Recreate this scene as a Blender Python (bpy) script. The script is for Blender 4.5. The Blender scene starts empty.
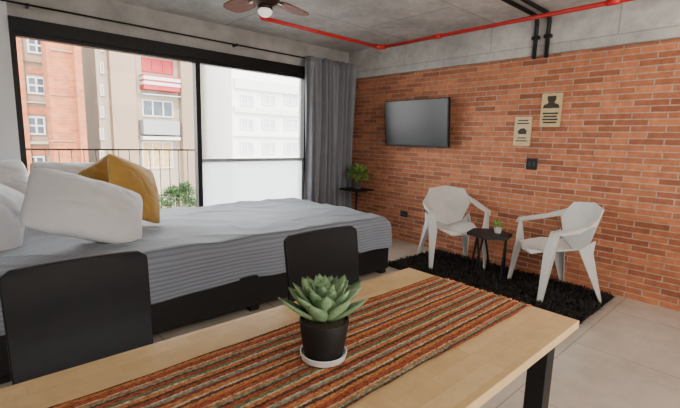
import bpy, bmesh, math, random
from mathutils import Vector, Matrix, noise
C = bpy.context.scene.collection
PI = math.pi
random.seed(7)

# ------------------------------------------------------------------ camera model
H = 1.40; FPX = 410.0; PITCH = math.radians(8.94); YAW = math.radians(42.3); ROLL = 0.028
F2 = Vector((math.sin(YAW), math.cos(YAW), 0)); R2 = Vector((math.cos(YAW), -math.sin(YAW), 0)); Z = Vector((0,0,1))
FW = F2*math.cos(PITCH) - Z*math.sin(PITCH); UP0 = F2*math.sin(PITCH) + Z*math.cos(PITCH)
CR = (R2 + UP0*ROLL).normalized(); CU = (UP0 - R2*ROLL).normalized()
cam_d = bpy.data.cameras.new('camera'); cam = bpy.data.objects.new('camera', cam_d); C.objects.link(cam)
cam_d.sensor_width = 36; cam_d.lens = FPX/680*36; cam_d.clip_start = 0.02; cam_d.clip_end = 300
M = Matrix.Identity(4)
for i in range(3):
    M[i][0] = CR[i]; M[i][1] = CU[i]; M[i][2] = -FW[i]
M[2][3] = H
cam.matrix_world = M
bpy.context.scene.camera = cam
def ray(u, v): return FW + CR*((u-340)/FPX) + CU*((204-v)/FPX)
def atX(u, v, x): d = ray(u,v); t = x/d.x; return Vector((x, d.y*t, H+d.z*t))
def atY(u, v, y): d = ray(u,v); t = y/d.y; return Vector((d.x*t, y, H+d.z*t))

# ------------------------------------------------------------------ materials
def new_mat(name):
    m = bpy.data.materials.new(name); m.use_nodes = True
    nt = m.node_tree; b = nt.nodes['Principled BSDF']
    return m, nt, b
def N(nt, t, **kw):
    n = nt.nodes.new(t)
    for k, v in kw.items(): setattr(n, k, v)
    return n
def mat(name, col, rough=0.5, metal=0.0, var=0.12, scale=12.0, bump=0.0, bscale=60.0, stretch=(1,1,1), coat=0, island=0, spec=.5, sheen=0, emit=0):
    m, nt, b = new_mat(name)
    tc = N(nt,'ShaderNodeTexCoord'); mp = N(nt,'ShaderNodeMapping'); mp.inputs['Scale'].default_value = stretch
    nt.links.new(tc.outputs['Object'], mp.inputs['Vector'])
    no = N(nt,'ShaderNodeTexNoise'); no.inputs['Scale'].default_value = scale; no.inputs['Detail'].default_value = 5
    nt.links.new(mp.outputs[0], no.inputs['Vector'])
    rp = N(nt,'ShaderNodeValToRGB')
    rp.color_ramp.elements[0].position = 0.3; rp.color_ramp.elements[1].position = 0.7
    rp.color_ramp.elements[0].color = tuple(c*(1-var) for c in col)+(1,)
    rp.color_ramp.elements[1].color = tuple(min(1,c*(1+var)) for c in col)+(1,)
    if island:
        g = N(nt,'ShaderNodeNewGeometry'); mx = N(nt,'ShaderNodeMath', operation='MULTIPLY_ADD')
        nt.links.new(g.outputs['Random Per Island'], mx.inputs[0]); mx.inputs[1].default_value = island
        nt.links.new(no.outputs['Fac'], mx.inputs[2])
        sb = N(nt,'ShaderNodeMath', operation='SUBTRACT'); nt.links.new(mx.outputs[0], sb.inputs[0]); sb.inputs[1].default_value = island/2
        nt.links.new(sb.outputs[0], rp.inputs[0])
    else:
        nt.links.new(no.outputs['Fac'], rp.inputs[0])
    nt.links.new(rp.outputs[0], b.inputs['Base Color'])
    b.inputs['Roughness'].default_value = rough; b.inputs['Metallic'].default_value = metal
    b.inputs['Specular IOR Level'].default_value = spec
    if coat: b.inputs['Coat Weight'].default_value = coat
    if sheen: b.inputs['Sheen Weight'].default_value = sheen
    if emit:
        nt.links.new(rp.outputs[0], b.inputs['Emission Color']); b.inputs['Emission Strength'].default_value = emit
    if bump:
        n2 = N(nt,'ShaderNodeTexNoise'); n2.inputs['Scale'].default_value = bscale; n2.inputs['Detail'].default_value = 4
        nt.links.new(mp.outputs[0], n2.inputs['Vector'])
        bp = N(nt,'ShaderNodeBump'); bp.inputs['Strength'].default_value = bump; bp.inputs['Distance'].default_value = 0.01
        nt.links.new(n2.outputs['Fac'], bp.inputs['Height']); nt.links.new(bp.outputs[0], b.inputs['Normal'])
    return m
def brick_mat(name, c1, c2, mortar, bw, rh, ms, axes='YZ', rough=0.85, bump=0.5, extra=0.25, nscale=3.0, blotch=0, bdist=.008, bscale=1.1):
    m, nt, b = new_mat(name)
    g = N(nt,'ShaderNodeTexCoord'); sp = N(nt,'ShaderNodeSeparateXYZ'); cb = N(nt,'ShaderNodeCombineXYZ')
    nt.links.new(g.outputs['Object'], sp.inputs[0])
    nt.links.new(sp.outputs[axes[0]], cb.inputs['X']); nt.links.new(sp.outputs[axes[1]], cb.inputs['Y'])
    br = N(nt,'ShaderNodeTexBrick'); nt.links.new(cb.outputs[0], br.inputs['Vector'])
    br.inputs['Scale'].default_value = 1; br.inputs['Brick Width'].default_value = bw; br.inputs['Row Height'].default_value = rh
    br.inputs['Mortar Size'].default_value = ms; br.inputs['Mortar Smooth'].default_value = 0.2
    br.inputs['Color1'].default_value = c1+(1,); br.inputs['Color2'].default_value = c2+(1,); br.inputs['Mortar'].default_value = mortar+(1,)
    def mul(prev, scale, amt, rough_=.7):
        no = N(nt,'ShaderNodeTexNoise'); no.inputs['Scale'].default_value = scale; no.inputs['Detail'].default_value = 8; no.inputs['Roughness'].default_value = rough_
        nt.links.new(g.outputs['Object'], no.inputs['Vector'])
        mr = N(nt,'ShaderNodeMapRange'); mr.inputs['From Min'].default_value = .3; mr.inputs['From Max'].default_value = .7
        mr.inputs['To Min'].default_value = 1-amt; mr.inputs['To Max'].default_value = 1+amt
        nt.links.new(no.outputs['Fac'], mr.inputs['Value'])
        mx = N(nt,'ShaderNodeMix', data_type='RGBA', blend_type='MULTIPLY'); mx.inputs['Factor'].default_value = 1
        nt.links.new(prev, mx.inputs['A']); nt.links.new(mr.outputs[0], mx.inputs['B']); return mx.outputs['Result']
    res = mul(br.outputs['Color'], nscale, extra)
    if blotch: res = mul(res, bscale, blotch, .5)
    nt.links.new(res, b.inputs['Base Color']); b.inputs['Roughness'].default_value = rough
    if bump:
        bp = N(nt,'ShaderNodeBump', invert=True); bp.inputs['Strength'].default_value = bump; bp.inputs['Distance'].default_value = bdist
        nt.links.new(br.outputs['Fac'], bp.inputs['Height']); nt.links.new(bp.outputs[0], b.inputs['Normal'])
    return m

m_brick = brick_mat('wall_brick', (.54,.185,.080), (.255,.078,.038), (.44,.31,.225), .262, .0570, .0056, 'YZ', extra=.28, nscale=14, blotch=.08, bump=1.0, bdist=.014, bscale=2.0)
m_floor = brick_mat('floor_tile', (.50,.445,.38), (.47,.42,.355), (.30,.265,.22), .9, .9, .004, 'XY', rough=.18, bump=.1, extra=.16, nscale=2.5)
m_ceil = brick_mat('board_concrete', (.50,.485,.455), (.44,.425,.40), (.30,.29,.27), 2.4, 1.2, .009, 'XY', rough=.9, bump=.3, extra=.20, nscale=9, blotch=.22, bscale=1.8)
m_conc = brick_mat('beam_concrete', (.48,.465,.44), (.43,.415,.39), (.32,.31,.29), 1.22, .80, .006, 'YZ', rough=.9, bump=.3, extra=.22, nscale=8, blotch=.18, bscale=2.2)
m_conc2 = mat('lintel_concrete', (.46,.445,.42), .9, var=.20, scale=4.5, bump=.35, bscale=30)
m_white = mat('white_plaster', (.82,.83,.85), .8, var=.03, scale=3)
m_black = mat('black_metal', (.009,.009,.010), .45, var=.15, spec=.3)
m_blackwood = mat('black_wood', (.010,.009,.009), .5, var=.2, scale=6, stretch=(1,8,8), spec=.3)
m_leather = mat('black_leatherette', (.006,.006,.008), .5, var=.15, bump=.15, bscale=220, spec=.3)
m_red = mat('red_paint', (.62,.022,.020), .4, var=.08)
m_wplastic = mat('pale_grey_plastic', (.60,.59,.57), .38, var=.02)
m_wood = brick_mat('butcher_block', (.77,.54,.28), (.68,.45,.215), (.60,.39,.19), .42, .055, .0006, 'XY', rough=.2, bump=0, extra=.10, nscale=14)
m_linen = mat('white_linen', (.80,.80,.82), .85, var=.03, bump=.10, bscale=10)
m_mustard = mat('mustard_velvet', (.53,.30,.06), .75, var=.12, scale=8, bump=.12, bscale=40, sheen=.15)
m_mustard2 = mat('ochre_velvet', (.36,.21,.055), .8, var=.12, scale=8, bump=.12, bscale=40, sheen=.15)
m_mattress = mat('mattress_cloth', (.55,.56,.58), .9, var=.05)
m_curtain = mat('grey_curtain_cloth', (.23,.235,.26), .8, var=.08, scale=6, bump=.1, bscale=200)
m_ceramic = mat('white_ceramic', (.82,.82,.80), .3, var=.03)
m_potblack = mat('matte_black_pot', (.013,.013,.013), .5, var=.15, spec=.35)
m_potgrey = mat('grey_pot', (.50,.50,.48), .6, var=.08)
m_potdark = mat('dark_pot', (.06,.055,.05), .6, var=.15)
m_soil = mat('soil', (.05,.035,.02), .95, var=.3, scale=60, bump=.5)
m_succ = mat('succulent_leaf', (.21,.335,.17), .45, var=.32, scale=14, island=.4, spec=.4)
m_leaf = mat('leaf_green', (.17,.36,.06), .5, var=.5, scale=6, island=.8)
m_tree = mat('tree_leaf', (.045,.09,.025), .7, var=.5, scale=2, island=.8)
m_blade = mat('fan_blade_wood', (.18,.045,.022), .6, var=.25, scale=5, stretch=(1,10,1), spec=.2)
m_bronze = mat('bronze', (.035,.016,.010), .4, metal=.3, var=.1)
m_bulb = mat('frosted_glass', (.85,.80,.72), .3, var=.02, emit=.8)
m_screen = mat('tv_screen', (.004,.005,.006), .22, var=.1, spec=.3)
m_rug = mat('black_shag', (.020,.017,.016), .95, var=.6, scale=30, island=.9, spec=.3)
m_alu = mat('grey_aluminium', (.40,.42,.44), .4, metal=.1, var=.04)
m_tan = mat('tan_board', (.56,.42,.21), .7, var=.12, scale=20)
m_cream = mat('sand_board', (.60,.46,.27), .7, var=.1, scale=20)
m_ink = mat('ink', (.03,.025,.02), .7, var=.1)
m_rocker = mat('dark_rocker', (.03,.03,.032), .3, var=.1)
m_steel = mat('brushed_steel', (.5,.5,.5), .35, metal=.9, var=.05)

def glass_mat(name, milk=0):
    m, nt, b = new_mat(name)
    out = nt.nodes['Material Output']
    tr = N(nt,'ShaderNodeBsdfTransparent'); gl = N(nt,'ShaderNodeBsdfGlossy'); gl.inputs['Roughness'].default_value = .02
    tr.inputs[0].default_value = (.97,.985,.98,1)
    mx = N(nt,'ShaderNodeMixShader'); lw = N(nt,'ShaderNodeLayerWeight'); lw.inputs['Blend'].default_value = .12
    nt.links.new(lw.outputs['Fresnel'], mx.inputs[0]); nt.links.new(tr.outputs[0], mx.inputs[1]); nt.links.new(gl.outputs[0], mx.inputs[2])
    res = mx
    if milk:
        tl = N(nt,'ShaderNodeBsdfTranslucent'); tl.inputs[0].default_value = (.62,.66,.70,1)
        m2 = N(nt,'ShaderNodeMixShader'); m2.inputs[0].default_value = milk
        nt.links.new(mx.outputs[0], m2.inputs[1]); nt.links.new(tl.outputs[0], m2.inputs[2]); res = m2
    nt.nodes.remove(b)
    nt.links.new(res.outputs[0], out.inputs[0]); return m
m_glass = glass_mat('window_glass'); m_milk = glass_mat('frosted_window_glass', .6)

def duvet_mat():
    m, nt, b = new_mat('ribbed_blue_grey_cotton')
    uv = N(nt,'ShaderNodeUVMap'); uv.uv_map = 'cloth'
    w = N(nt,'ShaderNodeTexWave', wave_type='BANDS', bands_direction='Y')
    w.inputs['Scale'].default_value = 10.5; w.inputs['Distortion'].default_value = .25; w.inputs['Detail'].default_value = 1; w.inputs['Detail Scale'].default_value = 1.0
    nt.links.new(uv.outputs[0], w.inputs['Vector'])
    rp = N(nt,'ShaderNodeValToRGB'); rp.color_ramp.elements[0].color = (.155,.18,.225,1); rp.color_ramp.elements[1].color = (.235,.262,.315,1)
    rp.color_ramp.elements[1].position = .6
    nt.links.new(w.outputs['Fac'], rp.inputs[0]); nt.links.new(rp.outputs[0], b.inputs['Base Color'])
    b.inputs['Roughness'].default_value = .65; b.inputs['Sheen Weight'].default_value = .12
    bp = N(nt,'ShaderNodeBump'); bp.inputs['Strength'].default_value = .35; bp.inputs['Distance'].default_value = .006
    nt.links.new(w.outputs['Fac'], bp.inputs['Height']); nt.links.new(bp.outputs[0], b.inputs['Normal'])
    return m
m_duvet = duvet_mat()

def runner_mat():
    m, nt, b = new_mat('woven_stripes')
    tc = N(nt,'ShaderNodeTexCoord'); sp = N(nt,'ShaderNodeSeparateXYZ'); nt.links.new(tc.outputs['Object'], sp.inputs[0])
    no = N(nt,'ShaderNodeTexNoise'); no.inputs['Scale'].default_value = 170; no.inputs['Detail'].default_value = 4; nt.links.new(tc.outputs['Object'], no.inputs['Vector'])
    ma = N(nt,'ShaderNodeMath', operation='MULTIPLY_ADD'); nt.links.new(no.outputs['Fac'], ma.inputs[0]); ma.inputs[1].default_value = .012
    nt.links.new(sp.outputs['Y'], ma.inputs[2])
    ml = N(nt,'ShaderNodeMath', operation='MULTIPLY'); nt.links.new(ma.outputs[0], ml.inputs[0]); ml.inputs[1].default_value = 1/.19
    fr = N(nt,'ShaderNodeMath', operation='FRACT'); nt.links.new(ml.outputs[0], fr.inputs[0])
    rp = N(nt,'ShaderNodeValToRGB'); cr = rp.color_ramp; cr.interpolation = 'CONSTANT'
    rust=(.44,.11,.05,1); orange=(.66,.25,.085,1); brown=(.13,.06,.042,1); olive=(.22,.23,.11,1); cream=(.70,.57,.40,1); wine=(.29,.07,.055,1); sage=(.31,.33,.22,1)
    bands=[(0,rust),(.10,orange),(.17,brown),(.225,cream),(.26,orange),(.34,wine),(.40,sage),(.46,cream),(.49,rust),(.56,brown),(.61,orange),(.68,cream),(.715,olive),(.78,rust),(.85,brown),(.89,sage),(.935,orange),(.975,cream)]
    cr.elements[0].position=0; cr.elements[0].color=bands[0][1]; cr.elements[1].position=bands[1][0]; cr.elements[1].color=bands[1][1]
    for p,c in bands[2:]:
        e = cr.elements.new(p); e.color = c
    nt.links.new(fr.outputs[0], rp.inputs[0])
    vo = N(nt,'ShaderNodeTexVoronoi'); mp = N(nt,'ShaderNodeMapping'); mp.inputs['Scale'].default_value = (90,220,1)
    nt.links.new(tc.outputs['Object'], mp.inputs['Vector']); nt.links.new(mp.outputs[0], vo.inputs['Vector']); vo.inputs['Scale'].default_value = 1
    mr = N(nt,'ShaderNodeMapRange'); mr.inputs['From Max'].default_value = .9; mr.inputs['To Min'].default_value = 1.3; mr.inputs['To Max'].default_value = .38
    nt.links.new(vo.outputs['Distance'], mr.inputs['Value'])
    mx = N(nt,'ShaderNodeMix', data_type='RGBA', blend_type='MULTIPLY'); mx.inputs['Factor'].default_value = 1
    nt.links.new(rp.outputs[0], mx.inputs['A']); nt.links.new(mr.outputs[0], mx.inputs['B'])
    nt.links.new(mx.outputs['Result'], b.inputs['Base Color']); b.inputs['Roughness'].default_value = .95; b.inputs['Specular IOR Level'].default_value = .2
    bp = N(nt,'ShaderNodeBump', invert=True); bp.inputs['Strength'].default_value = .8; bp.inputs['Distance'].default_value = .004
    nt.links.new(vo.outputs['Distance'], bp.inputs['Height']); nt.links.new(bp.outputs[0], b.inputs['Normal'])
    return m
m_runner = runner_mat()
m_fringe = mat('fringe_thread', (.50,.20,.09), .95, var=.6, scale=40, island=.9)

# ------------------------------------------------------------------ geometry helpers
def link(name, me, material, parent=None, smooth=False):
    o = bpy.data.objects.new(name, me); C.objects.link(o)
    if material: me.materials.append(material)
    if smooth:
        for p in me.polygons: p.use_smooth = True
    if parent: o.parent = parent
    return o
def obj(name, bm, material, parent=None, smooth=False, bevel=0, seg=2):
    bmesh.ops.recalc_face_normals(bm, faces=bm.faces)
    me = bpy.data.meshes.new(name); bm.to_mesh(me); bm.free()
    o = link(name, me, material, parent, smooth)
    if bevel:
        md = o.modifiers.new('bevel','BEVEL'); md.width = bevel; md.segments = seg; md.limit_method = 'ANGLE'; md.angle_limit = math.radians(35)
        if smooth is False and seg > 1:
            for p in me.polygons: p.use_smooth = True
            md.harden_normals = True
    return o
def thing(name, label, cat, loc=(0,0,0), rz=0, group=None):
    o = bpy.data.objects.new(name, None); C.objects.link(o); o.empty_display_size = .1
    o.location = loc; o.rotation_euler = (0,0,rz); o['label'] = label; o['category'] = cat
    if group: o['group'] = group
    return o
def tag(o, label, cat, group=None):
    o['label'] = label; o['category'] = cat
    if group: o['group'] = group
    return o
def struct(o, label=None):
    o['kind'] = 'structure'
    if label: o['label'] = label
    return o
def dup(root, loc, rz, label):
    r = root.copy(); C.objects.link(r); r.location = loc; r.rotation_euler = (0,0,rz); r['label'] = label
    for ch in list(root.children):
        c = ch.copy(); C.objects.link(c); c.parent = r
        for g in ch.children:
            d = g.copy(); C.objects.link(d); d.parent = c
    return r
def bx(bm, x0,x1,y0,y1,z0,z1):
    v = [bm.verts.new(p) for p in ((x0,y0,z0),(x1,y0,z0),(x1,y1,z0),(x0,y1,z0),(x0,y0,z1),(x1,y0,z1),(x1,y1,z1),(x0,y1,z1))]
    for f in ((3,2,1,0),(4,5,6,7),(0,1,5,4),(1,2,6,5),(2,3,7,6),(3,0,4,7)): bm.faces.new([v[i] for i in f])
    return bm
def box(*a): return bx(bmesh.new(), *a)
def tube(bm, pts, r, seg=12, cap=True):
    pts = [Vector(p) for p in pts]; rings = []
    prev = None
    for i, p in enumerate(pts):
        if i == 0: d = pts[1]-pts[0]
        elif i == len(pts)-1: d = pts[-1]-pts[-2]
        else: d = (pts[i+1]-p).normalized() + (p-pts[i-1]).normalized()
        d.normalize()
        if prev is None: a = d.orthogonal().normalized()
        else: a = (prev - d*prev.dot(d)).normalized()
        prev = a; b = d.cross(a)
        rr = r[i] if isinstance(r,(list,tuple)) else r
        rings.append([bm.verts.new(p + a*math.cos(2*PI*k/seg)*rr + b*math.sin(2*PI*k/seg)*rr) for k in range(seg)])
    for i in range(len(rings)-1):
        for k in range(seg): bm.faces.new((rings[i][k], rings[i][(k+1)%seg], rings[i+1][(k+1)%seg], rings[i+1][k]))
    if cap: bm.faces.new(rings[0][::-1]); bm.faces.new(rings[-1])
    return bm
def lathe(bm, prof, seg=36, cx=0, cy=0):
    rings = []
    for r, z in prof:
        if r < 1e-5: rings.append([bm.verts.new((cx,cy,z))])
        else: rings.append([bm.verts.new((cx+r*math.cos(2*PI*k/seg), cy+r*math.sin(2*PI*k/seg), z)) for k in range(seg)])
    for i in range(len(rings)-1):
        A, B = rings[i], rings[i+1]
        for k in range(seg):
            k2 = (k+1)%seg
            if len(A) == 1 and len(B) == 1: continue
            if len(A) == 1: bm.faces.new((A[0], B[k], B[k2]))
            elif len(B) == 1: bm.faces.new((A[k], A[k2], B[0]))
            else: bm.faces.new((A[k], A[k2], B[k2], B[k]))
    return bm
def loft(bm, secs):
    rings = []
    for c, wx, wy in secs:
        c = Vector(c); rings.append([bm.verts.new(c+Vector((sx*wx/2, sy*wy/2, 0))) for sx,sy in ((-1,-1),(1,-1),(1,1),(-1,1))])
    for i in range(len(rings)-1):
        for k in range(4): bm.faces.new((rings[i][k], rings[i][(k+1)%4], rings[i+1][(k+1)%4], rings[i+1][k]))
    bm.faces.new(rings[0][::-1]); bm.faces.new(rings[-1]); return bm
def poly_shell(verts, faces, name, material, parent, thick, bevel=0.0015):
    bm = bmesh.new(); vs = [bm.verts.new(v) for v in verts]
    for f in faces: bm.faces.new([vs[i] for i in f])
    o = obj(name, bm, material, parent)
    s = o.modifiers.new('solid','SOLIDIFY'); s.thickness = thick; s.offset = 0
    b = o.modifiers.new('bevel','BEVEL'); b.width = bevel; b.segments = 1; b.limit_method='ANGLE'; b.angle_limit = math.radians(50)
    return o
def add_leaf(bm, base, d, up, L, W, T, curl=.25, secs=6):
    d = d.normalized(); s = d.cross(up).normalized(); n = s.cross(d).normalized()
    rings = []
    for i in range(secs+1):
        t = i/secs
        w = W*(.50+.50*math.sin(PI*.5*min(1,t/.55))) if t < .55 else W*max(0,1-((t-.55)/.45)**1.6)
        p = base + d*L*t + n*(curl*L*(t*t))
        th = T*(1-t*.8)
        if t >= 1: rings.append([bm.verts.new(p)])
        else: rings.append([bm.verts.new(p - s*w/2 + n*w*.16), bm.verts.new(p+n*th*.15), bm.verts.new(p + s*w/2 + n*w*.16), bm.verts.new(p + s*w*.25 - n*th*.8), bm.verts.new(p - n*th), bm.verts.new(p - s*w*.25 - n*th*.8)])
    for i in range(secs):
        A, B = rings[i], rings[i+1]; q = len(A)
        for k in range(q):
            if len(B) == 1: bm.faces.new((A[k], A[(k+1)%q], B[0]))
            else: bm.faces.new((A[k], A[(k+1)%q], B[(k+1)%q], B[k]))
def add_flat_leaf(bm, p, d, up, L, W):
    d = d.normalized(); s = d.cross(up)
    if s.length < 1e-3: s = Vector((1,0,0))
    s.normalize(); n = s.cross(d)
    v = [bm.verts.new(q) for q in (p, p+d*L*.4-s*W/2+n*W*.15, p+d*L, p+d*L*.4+s*W/2+n*W*.15, p+d*L*.45)]
    bm.faces.new((v[0],v[1],v[4])); bm.faces.new((v[1],v[2],v[4])); bm.faces.new((v[2],v[3],v[4])); bm.faces.new((v[3],v[0],v[4]))

# ------------------------------------------------------------------ the room
XB, YW, ZC, XL, YF = 4.49, 4.75, 2.70, -1.30, -2.60
struct(obj('floor', box(XL-.1,XB+.1,YF-.1,YW+.2,-.12,0), m_floor), 'pale greige large-format tiled floor')
struct(obj('ceiling', box(XL-.1,XB+.1,YF-.1,YW+.2,ZC,ZC+.2), m_ceil), 'raw board-marked grey concrete ceiling')
struct(obj('wall_right', box(XB,XB+.12,YF,YW+.2,0,ZC), m_brick), 'orange-red exposed brick wall')
struct(obj('wall_left', box(XL-.12,XL,YF,YW+.2,0,ZC), m_white), 'white plaster wall')
struct(obj('wall_front', box(XL,XB,YF-.12,YF,0,ZC), m_white), 'white plaster wall')
struct(obj('trim_1', box(XB-.07,XB+.02,YF,YW,2.31,ZC), m_conc), 'grey concrete beam above the brick wall')
struct(obj('wall_back', box(XL,.36,YW,YW+.2,0,ZC), m_white), 'white plaster pier beside the window')
bw = bmesh.new(); bx(bw, .36,XB,YW,YW+.2,2.38,ZC); bx(bw, 3.64,XB,YW,YW+.2,0,2.38)
struct(obj('trim_2', bw, m_conc2), 'grey concrete lintel over the window')
struct(obj('trim_3', box(.36,3.64,YW-.03,YW+.10,2.26,2.38), m_black), 'black header box above the window')

win = bpy.data.objects.new('window_1', None); C.objects.link(win); win.location = (2.0,YW+.05,.05); struct(win, 'wide black-framed sliding window wall')
def wobj(name, bm, m):
    for v in bm.verts: v.co -= Vector(win.location)
    return obj(name, bm, m, win, bevel=0)
WT = 2.26
f = bmesh.new()
bx(f,.36,.405,YW+.0,YW+.09,.05,WT); bx(f,3.59,3.64,YW,YW+.09,.05,WT); bx(f,.405,3.59,YW,YW+.09,WT-.035,WT); bx(f,.405,3.59,YW,YW+.09,.05,.11)
wobj('window_frame', f, m_black)
wobj('mullion', box(2.025,2.08,YW,YW+.09,.11,WT-.035), m_black)
wobj('transom', box(2.08,3.59,YW+.02,YW+.07,1.085,1.125), m_alu)
wobj('pane', box(.405,2.025,YW+.04,YW+.045,.11,WT-.035), m_glass)
wobj('pane', box(2.08,3.59,YW+.04,YW+.045,1.125,WT-.035), m_glass)
wobj('frosted_pane', box(2.08,3.59,YW+.04,YW+.045,.11,1.085), m_milk)

# balcony
bal = thing('balcony', 'narrow balcony with thin black bar railing outside the window', 'balcony', (2,5.3,0))
def bobj(name, bm, m):
    for v in bm.verts: v.co -= Vector((2,5.3,0))
    return obj(name, bm, m, bal)
bobj('slab', box(-.5,4.6,YW+.22,5.55,-.15,.02), m_conc2)
bobj('handrail', box(-.5,2.34,5.47,5.495,1.195,1.215), m_black)
bobj('bottom_rail', box(-.5,2.34,5.475,5.49,.10,.12), m_black)
bobj('end_post', box(2.31,2.34,5.468,5.497,.02,1.195), m_black)
for i in range(23):
    x = -.45+i*.12
    bobj('baluster', box(x,x+.008,5.478,5.486,.12,1.195), m_black)

# curtain + rod
rod = thing('curtain_rod', 'black curtain rod mounted along the window lintel', 'curtain rod', (2.4,YW-.10,2.48))
rb = tube(bmesh.new(), [(-2.1,0,0),(2.03,0,0)], .009); obj('rod', rb, m_black, rod, smooth=True)
for x in (-1.9,.1,1.95): obj('bracket', box(x-.01,x+.01,-.01,.10,-.012,.012), m_black, rod)
cb = bmesh.new(); nx, nz = 190, 24; grid = []
for j in range(nz+1):
    row = []
    t = j/nz; z = .03 + (2.50-.03)*t
    for i in range(nx+1):
        u = i/nx; spread = 1.0 - .06*math.sin(PI*(1-t))
        x = 3.955 + (u-.5)*.96*spread
        ph = u*2*PI*8.5 + .5*math.sin(t*3+u*9) + .7*math.sin(u*17)
        y = 4.57 + (.046+.014*math.sin(u*23))*math.sin(ph)*(1.0 if t<.97 else .8) + .012*math.sin(ph*2.3+t*4)
        row.append(cb.verts.new((x-3.955,y-4.57,z)))
    grid.append(row)
for j in range(nz):
    for i in range(nx): cb.faces.new((grid[j][i],grid[j][i+1],grid[j+1][i+1],grid[j+1][i]))
cur = obj('curtain', cb, m_curtain, None, smooth=True); cur.location = (3.955,4.57,0)
cur.modifiers.new('s','SOLIDIFY').thickness = .003
tag(cur, 'floor-length pleated grey curtain bunched at the right of the window', 'curtain')

# ------------------------------------------------------------------ bed
BX0,BX1,BY0,BY1,BZ = 0.0,3.22,2.80,4.45,.605
bed = thing('bed', 'large black platform bed under the blue-grey spread', 'bed', ((BX0+BX1)/2,(BY0+BY1)/2,0))
def rel(bm, o):
    l = Vector(o.location)
    for v in bm.verts: v.co -= l
    return bm
fb = bmesh.new(); bx(fb,BX0,BX1+.03,BY0-.02,BY0+.04,.05,.31); bx(fb,BX0,BX1+.03,BY1-.04,BY1+.02,.05,.31); bx(fb,BX1-.03,BX1+.03,BY0+.04,BY1-.04,.05,.31); bx(fb,BX0,BX0+.05,BY0+.04,BY1-.04,.05,.31)
obj('frame', rel(fb,bed), m_blackwood, bed, bevel=.006)
obj('slat_base', rel(box(BX0+.05,BX1-.03,BY0+.04,BY1-.04,.2,.28),bed), m_blackwood, bed)
obj('mattress', rel(box(BX0+.04,BX1-.04,BY0+.04,BY1-.04,.28,BZ-.045),bed), m_mattress, bed, bevel=.05, seg=4)
for x in (BX0+.02, BX1-.06, 1.6):
    for y in (BY0, BY1-.08): obj('leg', rel(box(x,x+.08,y,y+.08,0,.10),bed), m_blackwood, bed)
dv = bmesh.new(); r = .050; hang = .325; uvl = dv.loops.layers.uv.new('cloth'); UV = {}
def fold(d):
    if d <= 0: return d, 0
    a = d/r
    if a < PI/2: return r*math.sin(a), r*(1-math.cos(a))
    return r, r + (d - r*PI/2)
nx, ny = 210, 160; rows = []
WY = (BY1-BY0)
tot = WY - 2*r + 2*(r*PI/2 + hang - r)
for i in range(nx+1):
    row = []
    dx = i/nx*((BX1-r-BX0) + r*PI/2 + hang - r)
    fx, zx = fold(dx - (BX1-r-BX0)); X = BX1 - r + fx if dx > (BX1-r-BX0) else BX0+dx
    for j in range(ny+1):
        s = (j/ny-.5)*tot; sg = 1 if s >= 0 else -1
        fy, zy = fold(abs(s) - (WY/2-r)); Yv = (WY/2-r+fy) if abs(s) > WY/2-r else abs(s)
        Yv = sg*Yv + (BY0+BY1)/2
        drop = min(hang, math.hypot(zx, zy) if min(zx,zy)<r else max(zx,zy))
        edge = min(1, drop/.08)
        wrk = max(0, .35-abs(noise.noise(Vector((X*1.8+4,Yv*2.6+X*1.0,9)))))/.35
        n1 = noise.noise(Vector((X*1.8,Yv*1.8,0)))*.013 + noise.noise(Vector((X*4,Yv*5,3)))*.010 + noise.noise(Vector((X*9,Yv*8,7)))*.003 + wrk**3*.011
        z = BZ + .012*(1-edge) - drop + n1*(1-edge) + edge*(drop/hang)*.014*math.sin((X*4+Yv*3))
        out = edge*(.026 + .026*noise.noise(Vector((X*4,Yv*4,z*1.5))) + .012*(drop/hang)*math.sin(X*13+Yv*13+2*math.sin(X*3)))
        xx, yy = X, Yv
        if zy > .02: yy += sg*out
        if zx > .02: xx += out
        v = dv.verts.new((xx,yy,z)); UV[v] = (dx, s); row.append(v)
    rows.append(row)
for i in range(nx):
    for j in range(ny):
        fc = dv.faces.new((rows[i][j],rows[i+1][j],rows[i+1][j+1],rows[i][j+1]))
        for lp in fc.loops: lp[uvl].uv = UV[lp.vert]
sp = obj('bedspread', dv, m_duvet, None, smooth=True); sp.modifiers.new('s','SOLIDIFY').thickness = .006
tag(sp, 'ribbed blue-grey bedspread covering the bed', 'bedspread')

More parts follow.
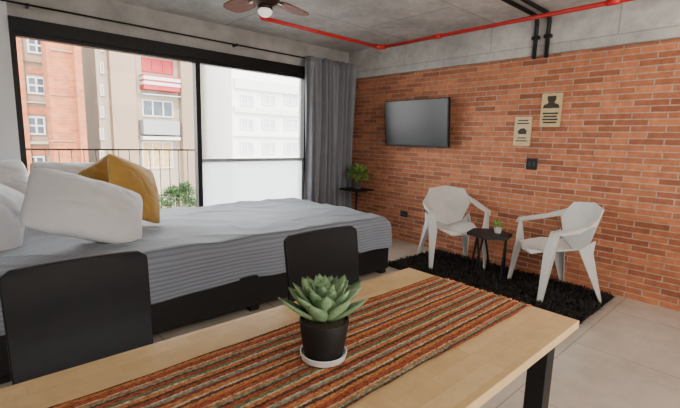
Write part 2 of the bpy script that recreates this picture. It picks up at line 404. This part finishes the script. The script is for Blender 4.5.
def pillow(name, W, Hh, T, m, loc, n, roll, label, cat, group, seed=0, rnd=.10, wr_=1):
    bm = bmesh.new(); K = 44; top = {}; bot = {}
    for i in range(K+1):
        for j in range(K+1):
            u = i/K*2-1; v = j/K*2-1
            px = u*W/2*(1-rnd*abs(v)**5-.045*(1-v*v)*u*u); py = v*Hh/2*(1-rnd*abs(u)**5-.045*(1-u*u)*v*v)
            th = T/2*((1-abs(u)**2.0)*(1-abs(v)**2.0))**.60
            cre = max(0, .3-abs(noise.noise(Vector((u*1.6+seed,v*2.0-seed,seed*3)))))/.3
            wr = (noise.noise(Vector((u*1.5+seed,v*1.5,seed)))*.014 + noise.noise(Vector((u*4+seed,v*4,seed*2)))*.007 - cre**3*.009)*wr_
            k = min(1, th/(T*.3))
            top[i,j] = bm.verts.new((px,py,th+wr*k))
            if i in (0,K) or j in (0,K): bot[i,j] = top[i,j]
            else: bot[i,j] = bm.verts.new((px,py,-th+wr*k*.6))
    for i in range(K):
        for j in range(K):
            bm.faces.new((top[i,j],top[i+1,j],top[i+1,j+1],top[i,j+1]))
            bm.faces.new((bot[i,j],bot[i,j+1],bot[i+1,j+1],bot[i+1,j]))
    o = obj(name, bm, m, None, smooth=True)
    n = Vector(n).normalized(); y = (Z - n*Z.dot(n)).normalized(); x = y.cross(n)
    Mx = Matrix((x,y,n)).transposed().to_4x4() @ Matrix.Rotation(roll, 4, 'Z')
    o.matrix_world = Matrix.Translation(loc) @ Mx
    tag(o, label, cat, group); return o
gp = 'white bed pillows'
pillow('pillow', .66,.46,.20, m_linen, (.08,4.18,.94), (.25,-.85,.35), .08, 'plump white pillow at the back left, partly out of frame', 'pillow', gp, 1)
pillow('pillow', .60,.44,.18, m_linen, (.66,4.24,.94), (.2,-.85,.35), -.05, 'white pillow standing behind the mustard cushions', 'pillow', gp, 5)
pillow('pillow', .70,.56,.25, m_linen, (-.02,3.54,.89), (.45,-.7,.5), -.60, 'white pillow at the left edge, nearest the camera', 'pillow', gp, 9)
pillow('pillow', .78,.55,.26, m_linen, (.61,3.33,.87), (.22,-.72,.66), -.46, 'large white pillow leaning in front of the yellow cushion', 'pillow', gp, 14)
gc = 'mustard cushions on the bed'
pillow('cushion', .42,.42,.15, m_mustard2, (.90,4.00,.97), (.4,-.85,.3), .45, 'darker ochre cushion half hidden behind the bright mustard one', 'cushion', gc, 20, .08)
pillow('cushion', .55,.55,.20, m_mustard, (1.03,3.71,.93), (.55,-.68,.36), -.40, 'bright mustard yellow cushion in front, leaning on the white pillow', 'cushion', gc, 31, .08, .7)

# ------------------------------------------------------------------ dining table, runner, succulent
TX0,TX1,TY0,TY1,TZ = -.28,1.665,.466,1.28,.75
dt = thing('dining_table', 'long pale butcher-block dining table with black metal legs', 'table', ((TX0+TX1)/2,(TY0+TY1)/2,0))
obj('tabletop', rel(box(TX0,TX1,TY0,TY1,TZ-.032,TZ),dt), m_wood, dt, bevel=.004, seg=3)
for x in (TX0+.14, TX1-.20):
    for y in (TY0+.03, TY1-.10): obj('leg', rel(box(x,x+.066,y,y+.066,0,TZ-.033),dt), m_black, dt, bevel=.002)
for y0,y1 in ((TY0+.045,TY0+.08),(TY1-.085,TY1-.05)): obj('under_rail', rel(box(TX0+.206,TX1-.2,y0,y1,TZ-.075,TZ-.034),dt), m_black, dt)
ru = thing('table_runner', 'striped woven rust, orange and brown table runner', 'table runner', (.69,.877,TZ))
bm = bmesh.new(); nx, ny = 140, 36; rows=[]
for i in range(nx+1):
    row=[]
    for j in range(ny+1):
        x = -.93+i/nx*1.870; y = -.225+j/ny*.45
        yy = y + .005*math.sin(x*5+1)+.004*noise.noise(Vector((x*14,y*3,0)))
        xx = x + (.006*noise.noise(Vector((1,y*20,0))) if i==nx else 0)
        z = .005 + .003*(1+noise.noise(Vector((x*9,y*11,2))))
        row.append(bm.verts.new((xx,yy,z)))
    rows.append(row)
for i in range(nx):
    for j in range(ny): bm.faces.new((rows[i][j],rows[i+1][j],rows[i+1][j+1],rows[i][j+1]))
o = obj('cloth', bm, m_runner, ru, smooth=True); s = o.modifiers.new('s','SOLIDIFY'); s.thickness=.004; s.offset=-1
bm = bmesh.new()
for k in range(130):
    y = -.224+k/129*.448; x0 = .936; L = .020+random.random()*.024; dy = random.uniform(-.009,.009)
    tube(bm, [(x0-.003,y,.005),(x0+L*.5,y+dy*.5,.004),(x0+L,y+dy,.0025)], .0018, seg=5)
obj('fringe', bm, m_fringe, ru)

sx, sy = .735, .862
su = thing('potted_succulent', 'green rosette succulent in a black pot standing on the striped runner', 'plant', (sx,sy,TZ+.011))
bm = lathe(bmesh.new(), [(0,0),(.058,0),(.066,.004),(.070,.022),(.066,.023),(.061,.010),(0,.010)]); obj('saucer', bm, m_ceramic, su, smooth=False, bevel=.001)
bm = lathe(bmesh.new(), [(0,.011),(.052,.011),(.058,.016),(.071,.10),(.073,.122),(.069,.124),(.066,.112),(0,.112)], 48); obj('pot', bm, m_potblack, su, bevel=.0015)
bm = lathe(bmesh.new(), [(0,.115),(.03,.116),(.0655,.113)], 24); obj('soil', bm, m_soil, su)
bm = bmesh.new(); n = 36
for i in range(n):
    t = i/n; ang = i*2.39996+.4; el = math.radians(20 + 60*t**1.1)
    L = (.152-.075*t)*(1+random.uniform(-.1,.1)); W = (.064-.024*t)
    d = Vector((math.cos(ang)*math.cos(el), math.sin(ang)*math.cos(el), math.sin(el)))
    base = Vector((math.cos(ang)*.012*(1-t), math.sin(ang)*.012*(1-t), .120+.035*t))
    add_leaf(bm, base, d, Z, L, W, .012, curl=.20*(1-t)+.02)
o = obj('foliage', bm, m_succ, su, smooth=True)

# ------------------------------------------------------------------ black dining chairs
def dining_chair(label):
    t = thing('dining_chair', label, 'chair', (0,0,0), 0, 'black chairs on the far side of the dining table')
    bm = bmesh.new(); K=18
    def P(u,v,side):
        w = .226 - .008*(1-v); rc = .032; hh=.445
        vz = v**.8*hh
        dz = max(0, vz-(hh-rc)); lim = w - (rc - math.sqrt(max(0,rc*rc-dz*dz)))
        x = u*lim; y = .17 + .05*v**1.2 + .022*(1-(u*u)) + (.012 if side else -.012)
        return (x, y, .51+vz)
    vs = {}
    for s in (0,1):
        for i in range(K+1):
            for j in range(K+1): vs[s,i,j] = bm.verts.new(P(i/K*2-1, j/K, s))
    for i in range(K):
        for j in range(K):
            bm.faces.new((vs[0,i,j],vs[0,i+1,j],vs[0,i+1,j+1],vs[0,i,j+1])); bm.faces.new((vs[1,i,j],vs[1,i,j+1],vs[1,i+1,j+1],vs[1,i+1,j]))
    for k in range(K):
        bm.faces.new((vs[0,k,0],vs[1,k,0],vs[1,k+1,0],vs[0,k+1,0])); bm.faces.new((vs[0,k,K],vs[0,k+1,K],vs[1,k+1,K],vs[1,k,K]))
        bm.faces.new((vs[0,0,k],vs[0,0,k+1],vs[1,0,k+1],vs[1,0,k])); bm.faces.new((vs[0,K,k],vs[1,K,k],vs[1,K,k+1],vs[0,K,k+1]))
    obj('backrest', bm, m_leather, t, bevel=.006, seg=3)
    obj('seat', box(-.205,.205,-.21,.20,.43,.475), m_leather, t, bevel=.015, seg=3)
    for sx_ in (-1,1):
        obj('leg', loft(bmesh.new(), [((sx_*.19,-.19,0),.024,.024),((sx_*.175,-.175,.43),.032,.032)]), m_black, t)
        obj('leg', loft(bmesh.new(), [((sx_*.19,.25,0),.024,.024),((sx_*.180,.185,.43),.032,.032),((sx_*.175,.19,.56),.028,.028)]), m_black, t)
    return t
c1 = dining_chair('black dining chair at the left, nearest the pillows')
c1.location = (.27,1.43,0); c1.rotation_euler.z = .03
dup(c1, (1.265,1.30,0), -.02, 'black dining chair behind the succulent, in front of the bed foot')

# ------------------------------------------------------------------ rug
rg = thing('shag_rug', 'black shaggy rug under the white chairs', 'rug', (3.90,1.96,0))
obj('backing', box(-.47,.47,-.98,.98,0,.014), m_rug, rg)
bm = bmesh.new()
for k in range(17000):
    x = random.uniform(-.48,.48); y = random.uniform(-.99,.99); a = random.uniform(0,2*PI); ln = random.uniform(.03,.065); lean = random.uniform(.2,1.4)
    d = Vector((math.cos(a)*lean, math.sin(a)*lean, 1)).normalized(); s = Vector((-math.sin(a),math.cos(a),0))*.006
    p = Vector((x,y,.012)); q = p+d*ln*.6; e = p+d*ln+Vector((math.cos(a),math.sin(a),-.3))*ln*.3
    v = [bm.verts.new(w) for w in (p-s,p+s,q+s,q-s,e)]
    bm.faces.new(v[:4]); bm.faces.new((v[3],v[2],v[4]))
o = obj('pile', bm, m_rug, rg); o['kind'] = 'stuff'

# ------------------------------------------------------------------ faceted armchairs (front = +Y local)
def armchair(label):
    t = thing('armchair', label, 'chair', (0,0,0), 0, 'white faceted armchairs')
    V = [(-.21,.225,.440),(0,.265,.415),(.21,.225,.440),(-.245,.0,.470),(0,.03,.370),(.245,.0,.470),(-.19,-.20,.465),(0,-.19,.400),(.19,-.20,.465),(-.09,.255,.385),(.09,.255,.385)]
    Fc = [(0,1,4),(0,4,3),(1,2,4),(2,5,4),(3,4,7),(3,7,6),(4,5,7),(5,8,7),(0,9,1),(1,10,2),(9,10,1)]
    poly_shell(V, Fc, 'seat', m_wplastic, t, .010)
    # backrest: folded planes, square-shouldered with a sharp centre crease
    V = [(-.18,-.205,.470),(0,-.195,.405),(.18,-.205,.470),(-.270,-.200,.690),(0,-.345,.635),(.270,-.200,.690),(-.215,-.285,.835),(0,-.345,.865),(.215,-.285,.835)]
    Fc = [(0,1,4),(1,2,4),(0,4,3),(2,5,4),(3,4,6),(4,7,6),(4,8,7),(4,5,8)]
    poly_shell(V, Fc, 'backrest', m_wplastic, t, .010)
    for s in (-1,1):
        V = [(s*.270,-.200,.690),(s*.240,-.248,.770),(s*.335,-.10,.695),(s*.278,-.04,.660),(s*.345,.195,.650),(s*.280,.208,.640),(s*.332,-.02,.638),(s*.325,.228,.605)]
        Fc = [(1,0,3),(1,3,2),(2,3,5),(2,5,4),(2,4,7),(2,7,6)]
        poly_shell(V, Fc, 'armrest', m_wplastic, t, .010)
        V = [(s*.342,.160,.645),(s*.280,.212,.637),(s*.250,.238,.44),(s*.280,.150,.45),(s*.288,.275,0),(s*.314,.248,0),(s*.300,.236,0),(s*.332,.208,.44)]
        Fc = [(0,1,7),(1,2,7),(0,7,3),(2,4,7),(4,5,7),(7,6,3),(5,6,7)]
        poly_shell(V, Fc, 'leg', m_wplastic, t, .010)
        V = [(s*.18,-.20,.465),(s*.245,-.08,.468),(s*.264,-.210,.560),(s*.264,-.20,.44),(s*.19,-.225,.415),(s*.288,-.320,0),(s*.314,-.292,0),(s*.274,-.305,0)]
        Fc = [(0,2,3),(2,1,3),(1,6,3),(3,6,5),(0,3,4),(4,3,5),(4,5,7)]
        poly_shell(V, Fc, 'leg', m_wplastic, t, .010)
    return t
a1 = armchair('white faceted plastic armchair at the left, nearest the television')
a1.location = (4.05,2.53,.022); a1.rotation_euler.z = math.atan2(-.78,-.62)-PI/2
dup(a1, (4.03,1.42,.022), math.atan2(.63,-.77)-PI/2, 'white faceted plastic armchair at the right, turned toward the side table')

# side table
st = thing('side_table', 'small black angular-framed side table between the white chairs', 'table', (3.92,2.01,.016), .25)
obj('tabletop', lathe(bmesh.new(), [(0,.450),(.225,.450),(.230,.453),(.230,.480),(.226,.483),(0,.483)], 6), m_blackwood, st)
for k in range(3):
    a = k*2*PI/3+.52
    for q in (-.5,.5):
        obj('leg', tube(bmesh.new(), [(.165*math.cos(a),.165*math.sin(a),.452),(.175*math.cos(a+q),.175*math.sin(a+q),0)], .013, 4), m_black, st)
pts = [(.175*math.cos(k*PI/3+.52+.02),.175*math.sin(k*PI/3+.52+.02),.014) for k in range(7)]
obj('lower_ring', tube(bmesh.new(), pts, .011, 4, cap=False), m_black, st)
def leafy(bm, n, c, rad, hgt, L, W):
    for k in range(n):
        th = random.uniform(0,2*PI); ph = math.acos(random.uniform(-.3,1)); rr = random.uniform(.35,1)
        d = Vector((math.sin(ph)*math.cos(th), math.sin(ph)*math.sin(th), math.cos(ph)))
        p = Vector(c)+Vector((d.x*rad*rr,d.y*rad*rr,d.z*hgt*rr))
        dd = (d+Vector((random.uniform(-.6,.6),random.uniform(-.6,.6),random.uniform(-.3,.5)))).normalized()
        add_flat_leaf(bm, p, dd, Vector((random.uniform(-.5,.5),random.uniform(-.5,.5),1)), L*random.uniform(.7,1.2), W*random.uniform(.7,1.2))
sp1 = thing('potted_plant', 'tiny green plant in a small grey pot on the black side table', 'plant', (3.97,1.95,.4995))
obj('pot', lathe(bmesh.new(), [(0,0),(.030,0),(.040,.055),(.036,.056),(.033,.048),(0,.048)], 24), m_potgrey, sp1)
bm = bmesh.new(); leafy(bm, 90, (0,0,.065), .05, .06, .03, .014); obj('foliage', bm, m_leaf, sp1)

# plant stand by the curtain
ps = thing('plant_stand', 'small black pedestal table in the corner beside the curtain', 'table', (4.20,4.26,0))
obj('tabletop', box(-.19,.19,-.17,.17,.670,.695), m_blackwood, ps, bevel=.003)
obj('pole', tube(bmesh.new(), [(0,0,.02),(0,0,.67)], .016, 12), m_black, ps, smooth=True)
obj('base', box(-.14,.14,-.12,.12,0,.02), m_blackwood, ps, bevel=.003)
pp = thing('potted_plant', 'leafy green houseplant on the black corner table', 'plant', (4.18,4.24,.696))
obj('pot', lathe(bmesh.new(), [(0,0),(.055,0),(.070,.09),(.072,.105),(.066,.105),(.062,.09),(0,.09)], 28), m_potdark, pp)
for k in range(9):
    a = k*2.4; obj('stem', tube(bmesh.new(), [(0,0,.085),(.05*math.cos(a),.05*math.sin(a),.18),(.11*math.cos(a),.11*math.sin(a),.26)], .005, 5), m_leaf, pp)
bm = bmesh.new(); leafy(bm, 150, (0,0,.19), .16, .15, .065, .042); obj('foliage', bm, m_leaf, pp)

# ------------------------------------------------------------------ television
p00 = atX(388,102,4.40); p11 = atX(449,148,4.40); tvy0, tvy1, tvz0, tvz1 = p11.y, p00.y, 1.335, 1.94
cy, cz = (tvy0+tvy1)/2, (tvz0+tvz1)/2
tv = thing('television', 'flat black wall-mounted television on the brick wall', 'television', (XB-.002,cy,cz))
hw, hh = (tvy1-tvy0)/2, (tvz1-tvz0)/2
body = obj('body', box(-.02,.02,-hw,hw,-hh,hh), m_black, tv, bevel=.006)
body.location = (-.115,0,0); body.rotation_euler = (0,-.09,0)
obj('screen', box(-.0235,-.0195,-hw+.014,hw-.014,-hh+.024,hh-.014), m_screen, body)
bm = bmesh.new(); bx(bm,-.008,0,-.12,.12,-.12,.12); bx(bm,-.10,-.008,-.05,.05,-.05,.05); obj('wall_bracket', bm, m_steel, tv)

# signs
def sign(u0,v0,u1,v1,m,label,dark):
    a = atX(u0,v0,XB); b = atX(u1,v1,XB); cy, cz = (a.y+b.y)/2,(a.z+b.z)/2
    w = abs(a.y-b.y)/2; h = abs(a.z-b.z)/2
    t = thing('wall_sign', label, 'sign', (XB,cy,cz), 0, 'small wooden signs on the brick wall')
    obj('board', box(-.016,0,-w,w,-h,h), m, t, bevel=.002)
    bm = bmesh.new()
    def flat(pts):
        f1 = [bm.verts.new((-.019,p[0]*w,p[1]*h)) for p in pts]; f2 = [bm.verts.new((-.0155,p[0]*w,p[1]*h)) for p in pts]
        bm.faces.new(f1); bm.faces.new(f2[::-1])
        for i in range(len(pts)): bm.faces.new((f1[i],f2[i],f2[(i+1)%len(pts)],f1[(i+1)%len(pts)]))
    if dark:
        flat([(-.8,.12),(-.72,.32),(-.3,.42),(-.3,.50),(-.42,.62),(-.42,.84),(.42,.84),(.42,.62),(.3,.50),(.3,.42),(.72,.32),(.8,.12)])
        for k in range(4): bx(bm,-.019,-.0155,-w*(.75-.1*(k%2)),w*(.75-.1*(k%2)),-h*(.24+.18*k),-h*(.14+.18*k))
    else:
        for k,ww in enumerate((.6,.72)): bx(bm,-.0175,-.0155,-w*ww,w*ww,h*(.70-.2*k),h*(.78-.2*k))
        flat([(-.45,-.20),(-.55,.02),(-.2,.22),(.25,.18),(.55,.0),(.4,-.20)])
        for k,ww in enumerate((.5,.66)): bx(bm,-.0175,-.0155,-w*ww,w*ww,h*(-.50-.2*k),h*(-.42-.2*k))
    obj('print', bm, m_ink, t)
sign(543,94,560,127, m_tan, 'tan wooden sign with a black figure, higher and further right', True)
sign(516,117,530,146, m_cream, 'sand-coloured wooden sign, lower and further left', False)
def plate(u,v,w,h,label,cat,name,part):
    a = atX(u,v,XB); t = thing(name, label, cat, (XB,a.y,a.z))
    obj('plate', box(-.010,0,-w/2,w/2,-h/2,h/2), m_black, t, bevel=.003)
    for k in (-1,1): obj(part, box(-.014,-.010,k*w*.2-w*.10,k*w*.2+w*.10,-h*.22,h*.22), m_rocker, t)
plate(532,164,.115,.12,'black switch plate on the brick wall below the signs','switch','light_switch','rocker')
plate(404,214,.12,.08,'black power socket low on the brick wall','socket','power_socket','outlet')

# ------------------------------------------------------------------ pipes
PX, PY, PZ = 4.12, 3.83, 2.60
rp_ = thing('sprinkler_pipe', 'red painted sprinkler pipe under the concrete ceiling', 'pipe', (PX,PY,PZ))
def rl(bm): return rel(bm, rp_)
obj('pipe_run', rl(tube(bmesh.new(), [(2.35,PY,PZ),(PX,PY,PZ)], .021, 14)), m_red, rp_, smooth=True)
obj('pipe_run', rl(tube(bmesh.new(), [(PX,PY,PZ),(PX,YF+.02,PZ)], .021, 14)), m_red, rp_, smooth=True)
obj('elbow', rl(tube(bmesh.new(), [(PX-.09,PY,PZ),(PX-.03,PY,PZ),(PX,PY-.03,PZ),(PX,PY-.09,PZ)], .030, 14)), m_red, rp_, smooth=True)
obj('elbow', rl(tube(bmesh.new(), [(2.41,PY,PZ),(2.35,PY,PZ),(2.33,PY,PZ+.03),(2.33,PY,PZ+.098)], .028, 14)), m_red, rp_, smooth=True)
for y in (2.95, 1.2): obj('coupling', rl(tube(bmesh.new(), [(PX,y-.05,PZ),(PX,y+.05,PZ)], .028, 14)), m_red, rp_, smooth=True)
obj('hanger', rl(tube(bmesh.new(), [(PX,3.4,PZ),(PX,3.4,PZ+.098)], .006, 8)), m_steel, rp_)
obj('hanger', rl(tube(bmesh.new(), [(3.2,PY,PZ),(3.2,PY,PZ+.098)], .006, 8)), m_steel, rp_)
obj('sprinkler_head', rl(lathe(tube(bmesh.new(), [(PX,PY,PZ-.02),(PX,PY,PZ-.05)], .012, 10), [(0,PZ-.072),(.03,PZ-.072),(.03,PZ-.069),(.008,PZ-.055),(.008,PZ-.04)], 16, PX, PY)), m_steel, rp_)
for k,(y,lab) in enumerate(((1.94,'black conduit dropping from ceiling down the beam, the one nearer the television'),(1.82,'black conduit dropping from ceiling down the beam, the one nearer the camera'))):
    t = thing('conduit', lab, 'conduit', (XB-.095,y,ZC-.021), 0, 'black conduits over the brick wall')
    obj('tube', tube(bmesh.new(), [(-2.2,0,0),(-.06,0,0),(-.02,0,-.02),(0,0,-.06),(0,0,-.41)], .020, 12), m_black, t, smooth=True)
    obj('clamp', box(-.024,.025,-.034,.034,-.22,-.19), m_black, t)

# ------------------------------------------------------------------ ceiling fan
fx_, fy_ = 1.80, 2.90
fan = thing('ceiling_fan', 'dark ceiling fan with brown blades and a glass light', 'ceiling fan', (fx_,fy_,ZC))
obj('canopy', lathe(bmesh.new(), [(0,0),(.065,0),(.06,-.04),(.02,-.06),(0,-.06)], 28), m_bronze, fan, smooth=True)
obj('downrod', tube(bmesh.new(), [(0,0,-.05),(0,0,-.14)], .012, 10), m_bronze, fan, smooth=True)
FD = .012
obj('motor_housing', lathe(bmesh.new(), [(0,-.13+FD),(.08,-.135+FD),(.13,-.17+FD),(.135,-.21+FD),(.11,-.27+FD),(.07,-.31+FD),(0,-.31+FD)], 32), m_bronze, fan, smooth=True)
obj('light_fitting', lathe(bmesh.new(), [(0,-.30+FD),(.055,-.305+FD),(.06,-.335+FD),(0,-.337+FD)], 28), m_bronze, fan, smooth=True)
obj('lamp_shade', lathe(bmesh.new(), [(0,-.390+FD),(.03,-.387+FD),(.052,-.368+FD),(.056,-.352+FD),(.046,-.336+FD),(0,-.334+FD)], 28), m_bulb, fan, smooth=True)
for k in range(5):
    a = math.radians(20+72*k); bm = bmesh.new()
    prof = [(.17,.055),(.23,.078),(.36,.094),(.48,.088),(.53,.066),(.55,.02)]
    top = [(x,y) for x,y in prof]+[(x,-y) for x,y in reversed(prof)]
    vt = [bm.verts.new((x,y,.004+y*.15)) for x,y in top]; vb = [bm.verts.new((x,y,-.004+y*.15)) for x,y in top]
    bm.faces.new(vt); bm.faces.new(vb[::-1])
    for i in range(len(top)): bm.faces.new((vt[i],vb[i],vb[(i+1)%len(top)],vt[(i+1)%len(top)]))
    b_ = obj('blade', bm, m_blade, fan); b_.location = (0,0,-.235+FD); b_.rotation_euler.z = a
    obj('blade_iron', box(.09,.22,-.016,.016,-.014,-.008), m_bronze, b_)

# ------------------------------------------------------------------ outside
struct(obj('ground', box(-60,80,7,90,-9.2,-9), mat('asphalt',(.15,.15,.15),.9,scale=.6)), 'street level far below')
m_bb = brick_mat('facade_brick', (.42,.115,.04),(.31,.078,.028),(.26,.14,.08), .5,.16,.02,'XZ', bump=0)
m_beige = mat('facade_beige', (.27,.19,.135), .9, var=.06, scale=.6)
m_beige2 = mat('facade_pale', (.36,.29,.22), .9, var=.05, scale=.6)
m_grey = mat('facade_grey', (.27,.27,.28), .9, var=.05, scale=.6)
m_bright = mat('facade_white', (.70,.695,.68), .9, var=.03, scale=.4)
m_brg2 = mat('facade_ledge', (.60,.595,.58), .9, var=.03, scale=.4)
m_wf = mat('window_frame_white', (.50,.50,.50), .6, var=.03)
m_pane = mat('dark_pane', (.05,.065,.085), .15, var=.3, scale=1.5)
m_ppane = mat('pale_pane', (.44,.47,.50), .3, var=.10, scale=1.5)
m_redpane = mat('red_panel', (.38,.010,.018), .5, var=.2, scale=1)
m_drape = mat('cream_drape', (.5,.33,.17), .8, var=.15, scale=3)
BYY = 28.0
def bld(label, u0, u1, m, depth=7, z0=-9, z1=11, Y=BYY, vref=100):
    a = atY(u0,vref,Y).x; b = atY(u1,vref,Y).x
    t = thing('building', label, 'building', ((a+b)/2,Y,z0), 0)
    obj('wall', box(-(b-a)/2,(b-a)/2,0,depth,0,z1-z0), m, t)
    return t
def wnd(t, u0,v0,u1,v1, Y=BYY, pane=None, vert=1, hor=0, w=.09, fm=None):
    a = atY(u0,v0,Y); b = atY(u1,v1,Y); o = Vector(t.location)
    x0,x1,z0,z1 = a.x-o.x,b.x-o.x,b.z-o.z,a.z-o.z; yy = Y-o.y
    bm = bmesh.new()
    bx(bm,x0,x1,yy-.12,yy-.01,z0,z0+w); bx(bm,x0,x1,yy-.12,yy-.01,z1-w,z1); bx(bm,x0,x0+w,yy-.12,yy-.01,z0+w,z1-w); bx(bm,x1-w,x1,yy-.12,yy-.01,z0+w,z1-w)
    for k in range(vert):
        xm = x0+(x1-x0)*(k+1)/(vert+1); bx(bm,xm-w/2,xm+w/2,yy-.12,yy-.01,z0+w,z1-w)
    for k in range(hor):
        zm = z0+(z1-z0)*(k+1)/(hor+1); bx(bm,x0+w,x1-w,yy-.11,yy-.02,zm-w/2,zm+w/2)
    fr = obj('window', bm, fm or m_wf, t)
    obj('window_pane', box(x0+w,x1-w,yy-.06,yy-.02,z0+w,z1-w), pane or m_pane, fr)
def band(t, name, u0,v0,u1,v1,m, Y=BYY, out=.25):
    a = atY(u0,v0,Y); b = atY(u1,v1,Y); o = Vector(t.location)
    obj(name, box(a.x-o.x,b.x-o.x,Y-o.y-out,Y-o.y-.0,b.z-o.z,a.z-o.z), m, t)
b1 = bld('cream and orange brick apartment block at the left of the view', -60, 48.5, m_beige)
for v in (36,76,116,156):
    wnd(b1, 26, v, 46, v+19, vert=1, hor=1)
    band(b1,'cornice', 22, v+25, 48.5, v+28, m_beige2)
    band(b1,'brick_panel', 26.5, v-9, 48, v-1, m_bb, out=.08)
band(b1,'brick_pilaster', 20, 34, 26, 190, m_bb, out=.3)
b2 = bld('slim orange brick tower next to the cream block', 50, 82, m_bb, Y=26, depth=1.7)
band(b2,'corner_pier',73,-40,82,190,m_bb,Y=26,out=.5)
for v in (50,95,140): band(b2,'cornice', 50, v, 73, v+1.5, m_beige, Y=26, out=.1)
m_dr = mat('dull_red',(.26,.09,.07),.9)
b2b = bld('dull red block seen in the gap', 84, 97, m_dr, Y=36)
for v in (45,65,85,105,125,145): wnd(b2b, 86, v, 94, v+11, Y=36)
b3 = bld('pale beige apartment building with red window bay', 98, 199, m_beige2)
band(b3,'pier',105,30,138,190,m_beige,out=.6); band(b3,'pier',176,30,198,190,m_beige,out=.6)
for v in (52,94,136): band(b3,'balcony_slab',138.5,v,175.5,v+4,m_wf,out=.9)
wnd(b3,141,57,173,75,pane=m_redpane,vert=2,fm=m_redpane); wnd(b3,141,99,173,118,vert=2); wnd(b3,141,141,173,168,pane=m_drape,vert=2)
band(b3,'balcony_panel',139,75,175,93,m_redpane,out=.88)
band(b3,'balcony_panel',139,120,175,135,m_grey,out=.88)
for v in (80,85): band(b3,'balcony_rail',139,v,175,v+.8,m_wf,out=.95)
for v in (40,62,84,106,128,150): wnd(b3, 99, v, 104, v+12, vert=0)
b4 = bld('grey building with small windows behind the right pane', 199.5, 236, m_grey, Y=32)
for v in (74,97,120,143): wnd(b4, 206, v, 228, v+12, Y=32)
for v in (91,114,137): band(b4,'ledge',200,v,231,v+2,m_wf,Y=32,out=.3)
b5 = bld('tall plain white building filling the right pane', 232, 330, m_bright, Y=24)
for v in (88,112,136,160):
    band(b5,'ledge',233,v,322,v+2,m_brg2,Y=24,out=.25)
for v in (94,118,142):
    for u in (240,262,284): wnd(b5, u, v, u+13, v+12, Y=24, pane=m_ppane, fm=m_brg2)
pt = atY(178,196,13)
tr = thing('tree', 'green leafy tree beyond the balcony railing', 'tree', (pt.x,13,-9))
hz = pt.z+9
obj('trunk', tube(bmesh.new(), [(0,0,0),(0,0,hz)], [.25,.06], 10), m_soil, tr)
bm = bmesh.new()
for (dx,dz,rr) in ((0,-.2,.45),(-.5,-.4,.45),(.4,-.4,.4),(-.2,.05,.28),(.25,.12,.28)): leafy(bm, 500, (dx,0,hz+dz), rr, rr, .10, .06)
obj('foliage', bm, m_tree, tr)

# ------------------------------------------------------------------ light
w = bpy.data.worlds.new('world'); bpy.context.scene.world = w; w.use_nodes = True
bg = w.node_tree.nodes['Background']; bg.inputs[0].default_value = (1.0,.99,.97,1); bg.inputs[1].default_value = 10.5
def lamp(name, typ, energy, loc, target=None, size=1, sy=None, col=(1,1,1)):
    d = bpy.data.lights.new(name, typ); d.energy = energy; d.color = col
    if typ == 'AREA':
        d.size = size
        if sy: d.shape = 'RECTANGLE'; d.size_y = sy
    o = bpy.data.objects.new(name, d); C.objects.link(o); o.location = loc
    if target is not None: o.rotation_euler = (Vector(target)-Vector(loc)).to_track_quat('-Z','Y').to_euler()
    return o
s = lamp('sun','SUN',6.0,(0,0,30),target=(6,14,18),col=(1,.91,.74)); s.data.angle = .01
lamp('added_rear_fill','AREA',58,(.8,-1.2,2.6),target=(2.4,2.4,.6),size=3.0,sy=2.0,col=(1,.93,.84))  # added fill from behind the camera, not a fixture of the room
lamp('added_wall_fill','AREA',60,(2.9,-.6,2.55),target=(4.4,2.2,1.0),size=1.6,sy=1.2,col=(1,.91,.80))  # unseen fill added to brighten the brick wall and armchairs
lamp('added_ceiling_fill','AREA',48,(1.2,-1.4,.5),target=(2.2,2.0,2.7),size=2.0,sy=1.2,col=(1,.96,.90))  # added upward fill brightening the ceiling like floor bounce, no real lamp here
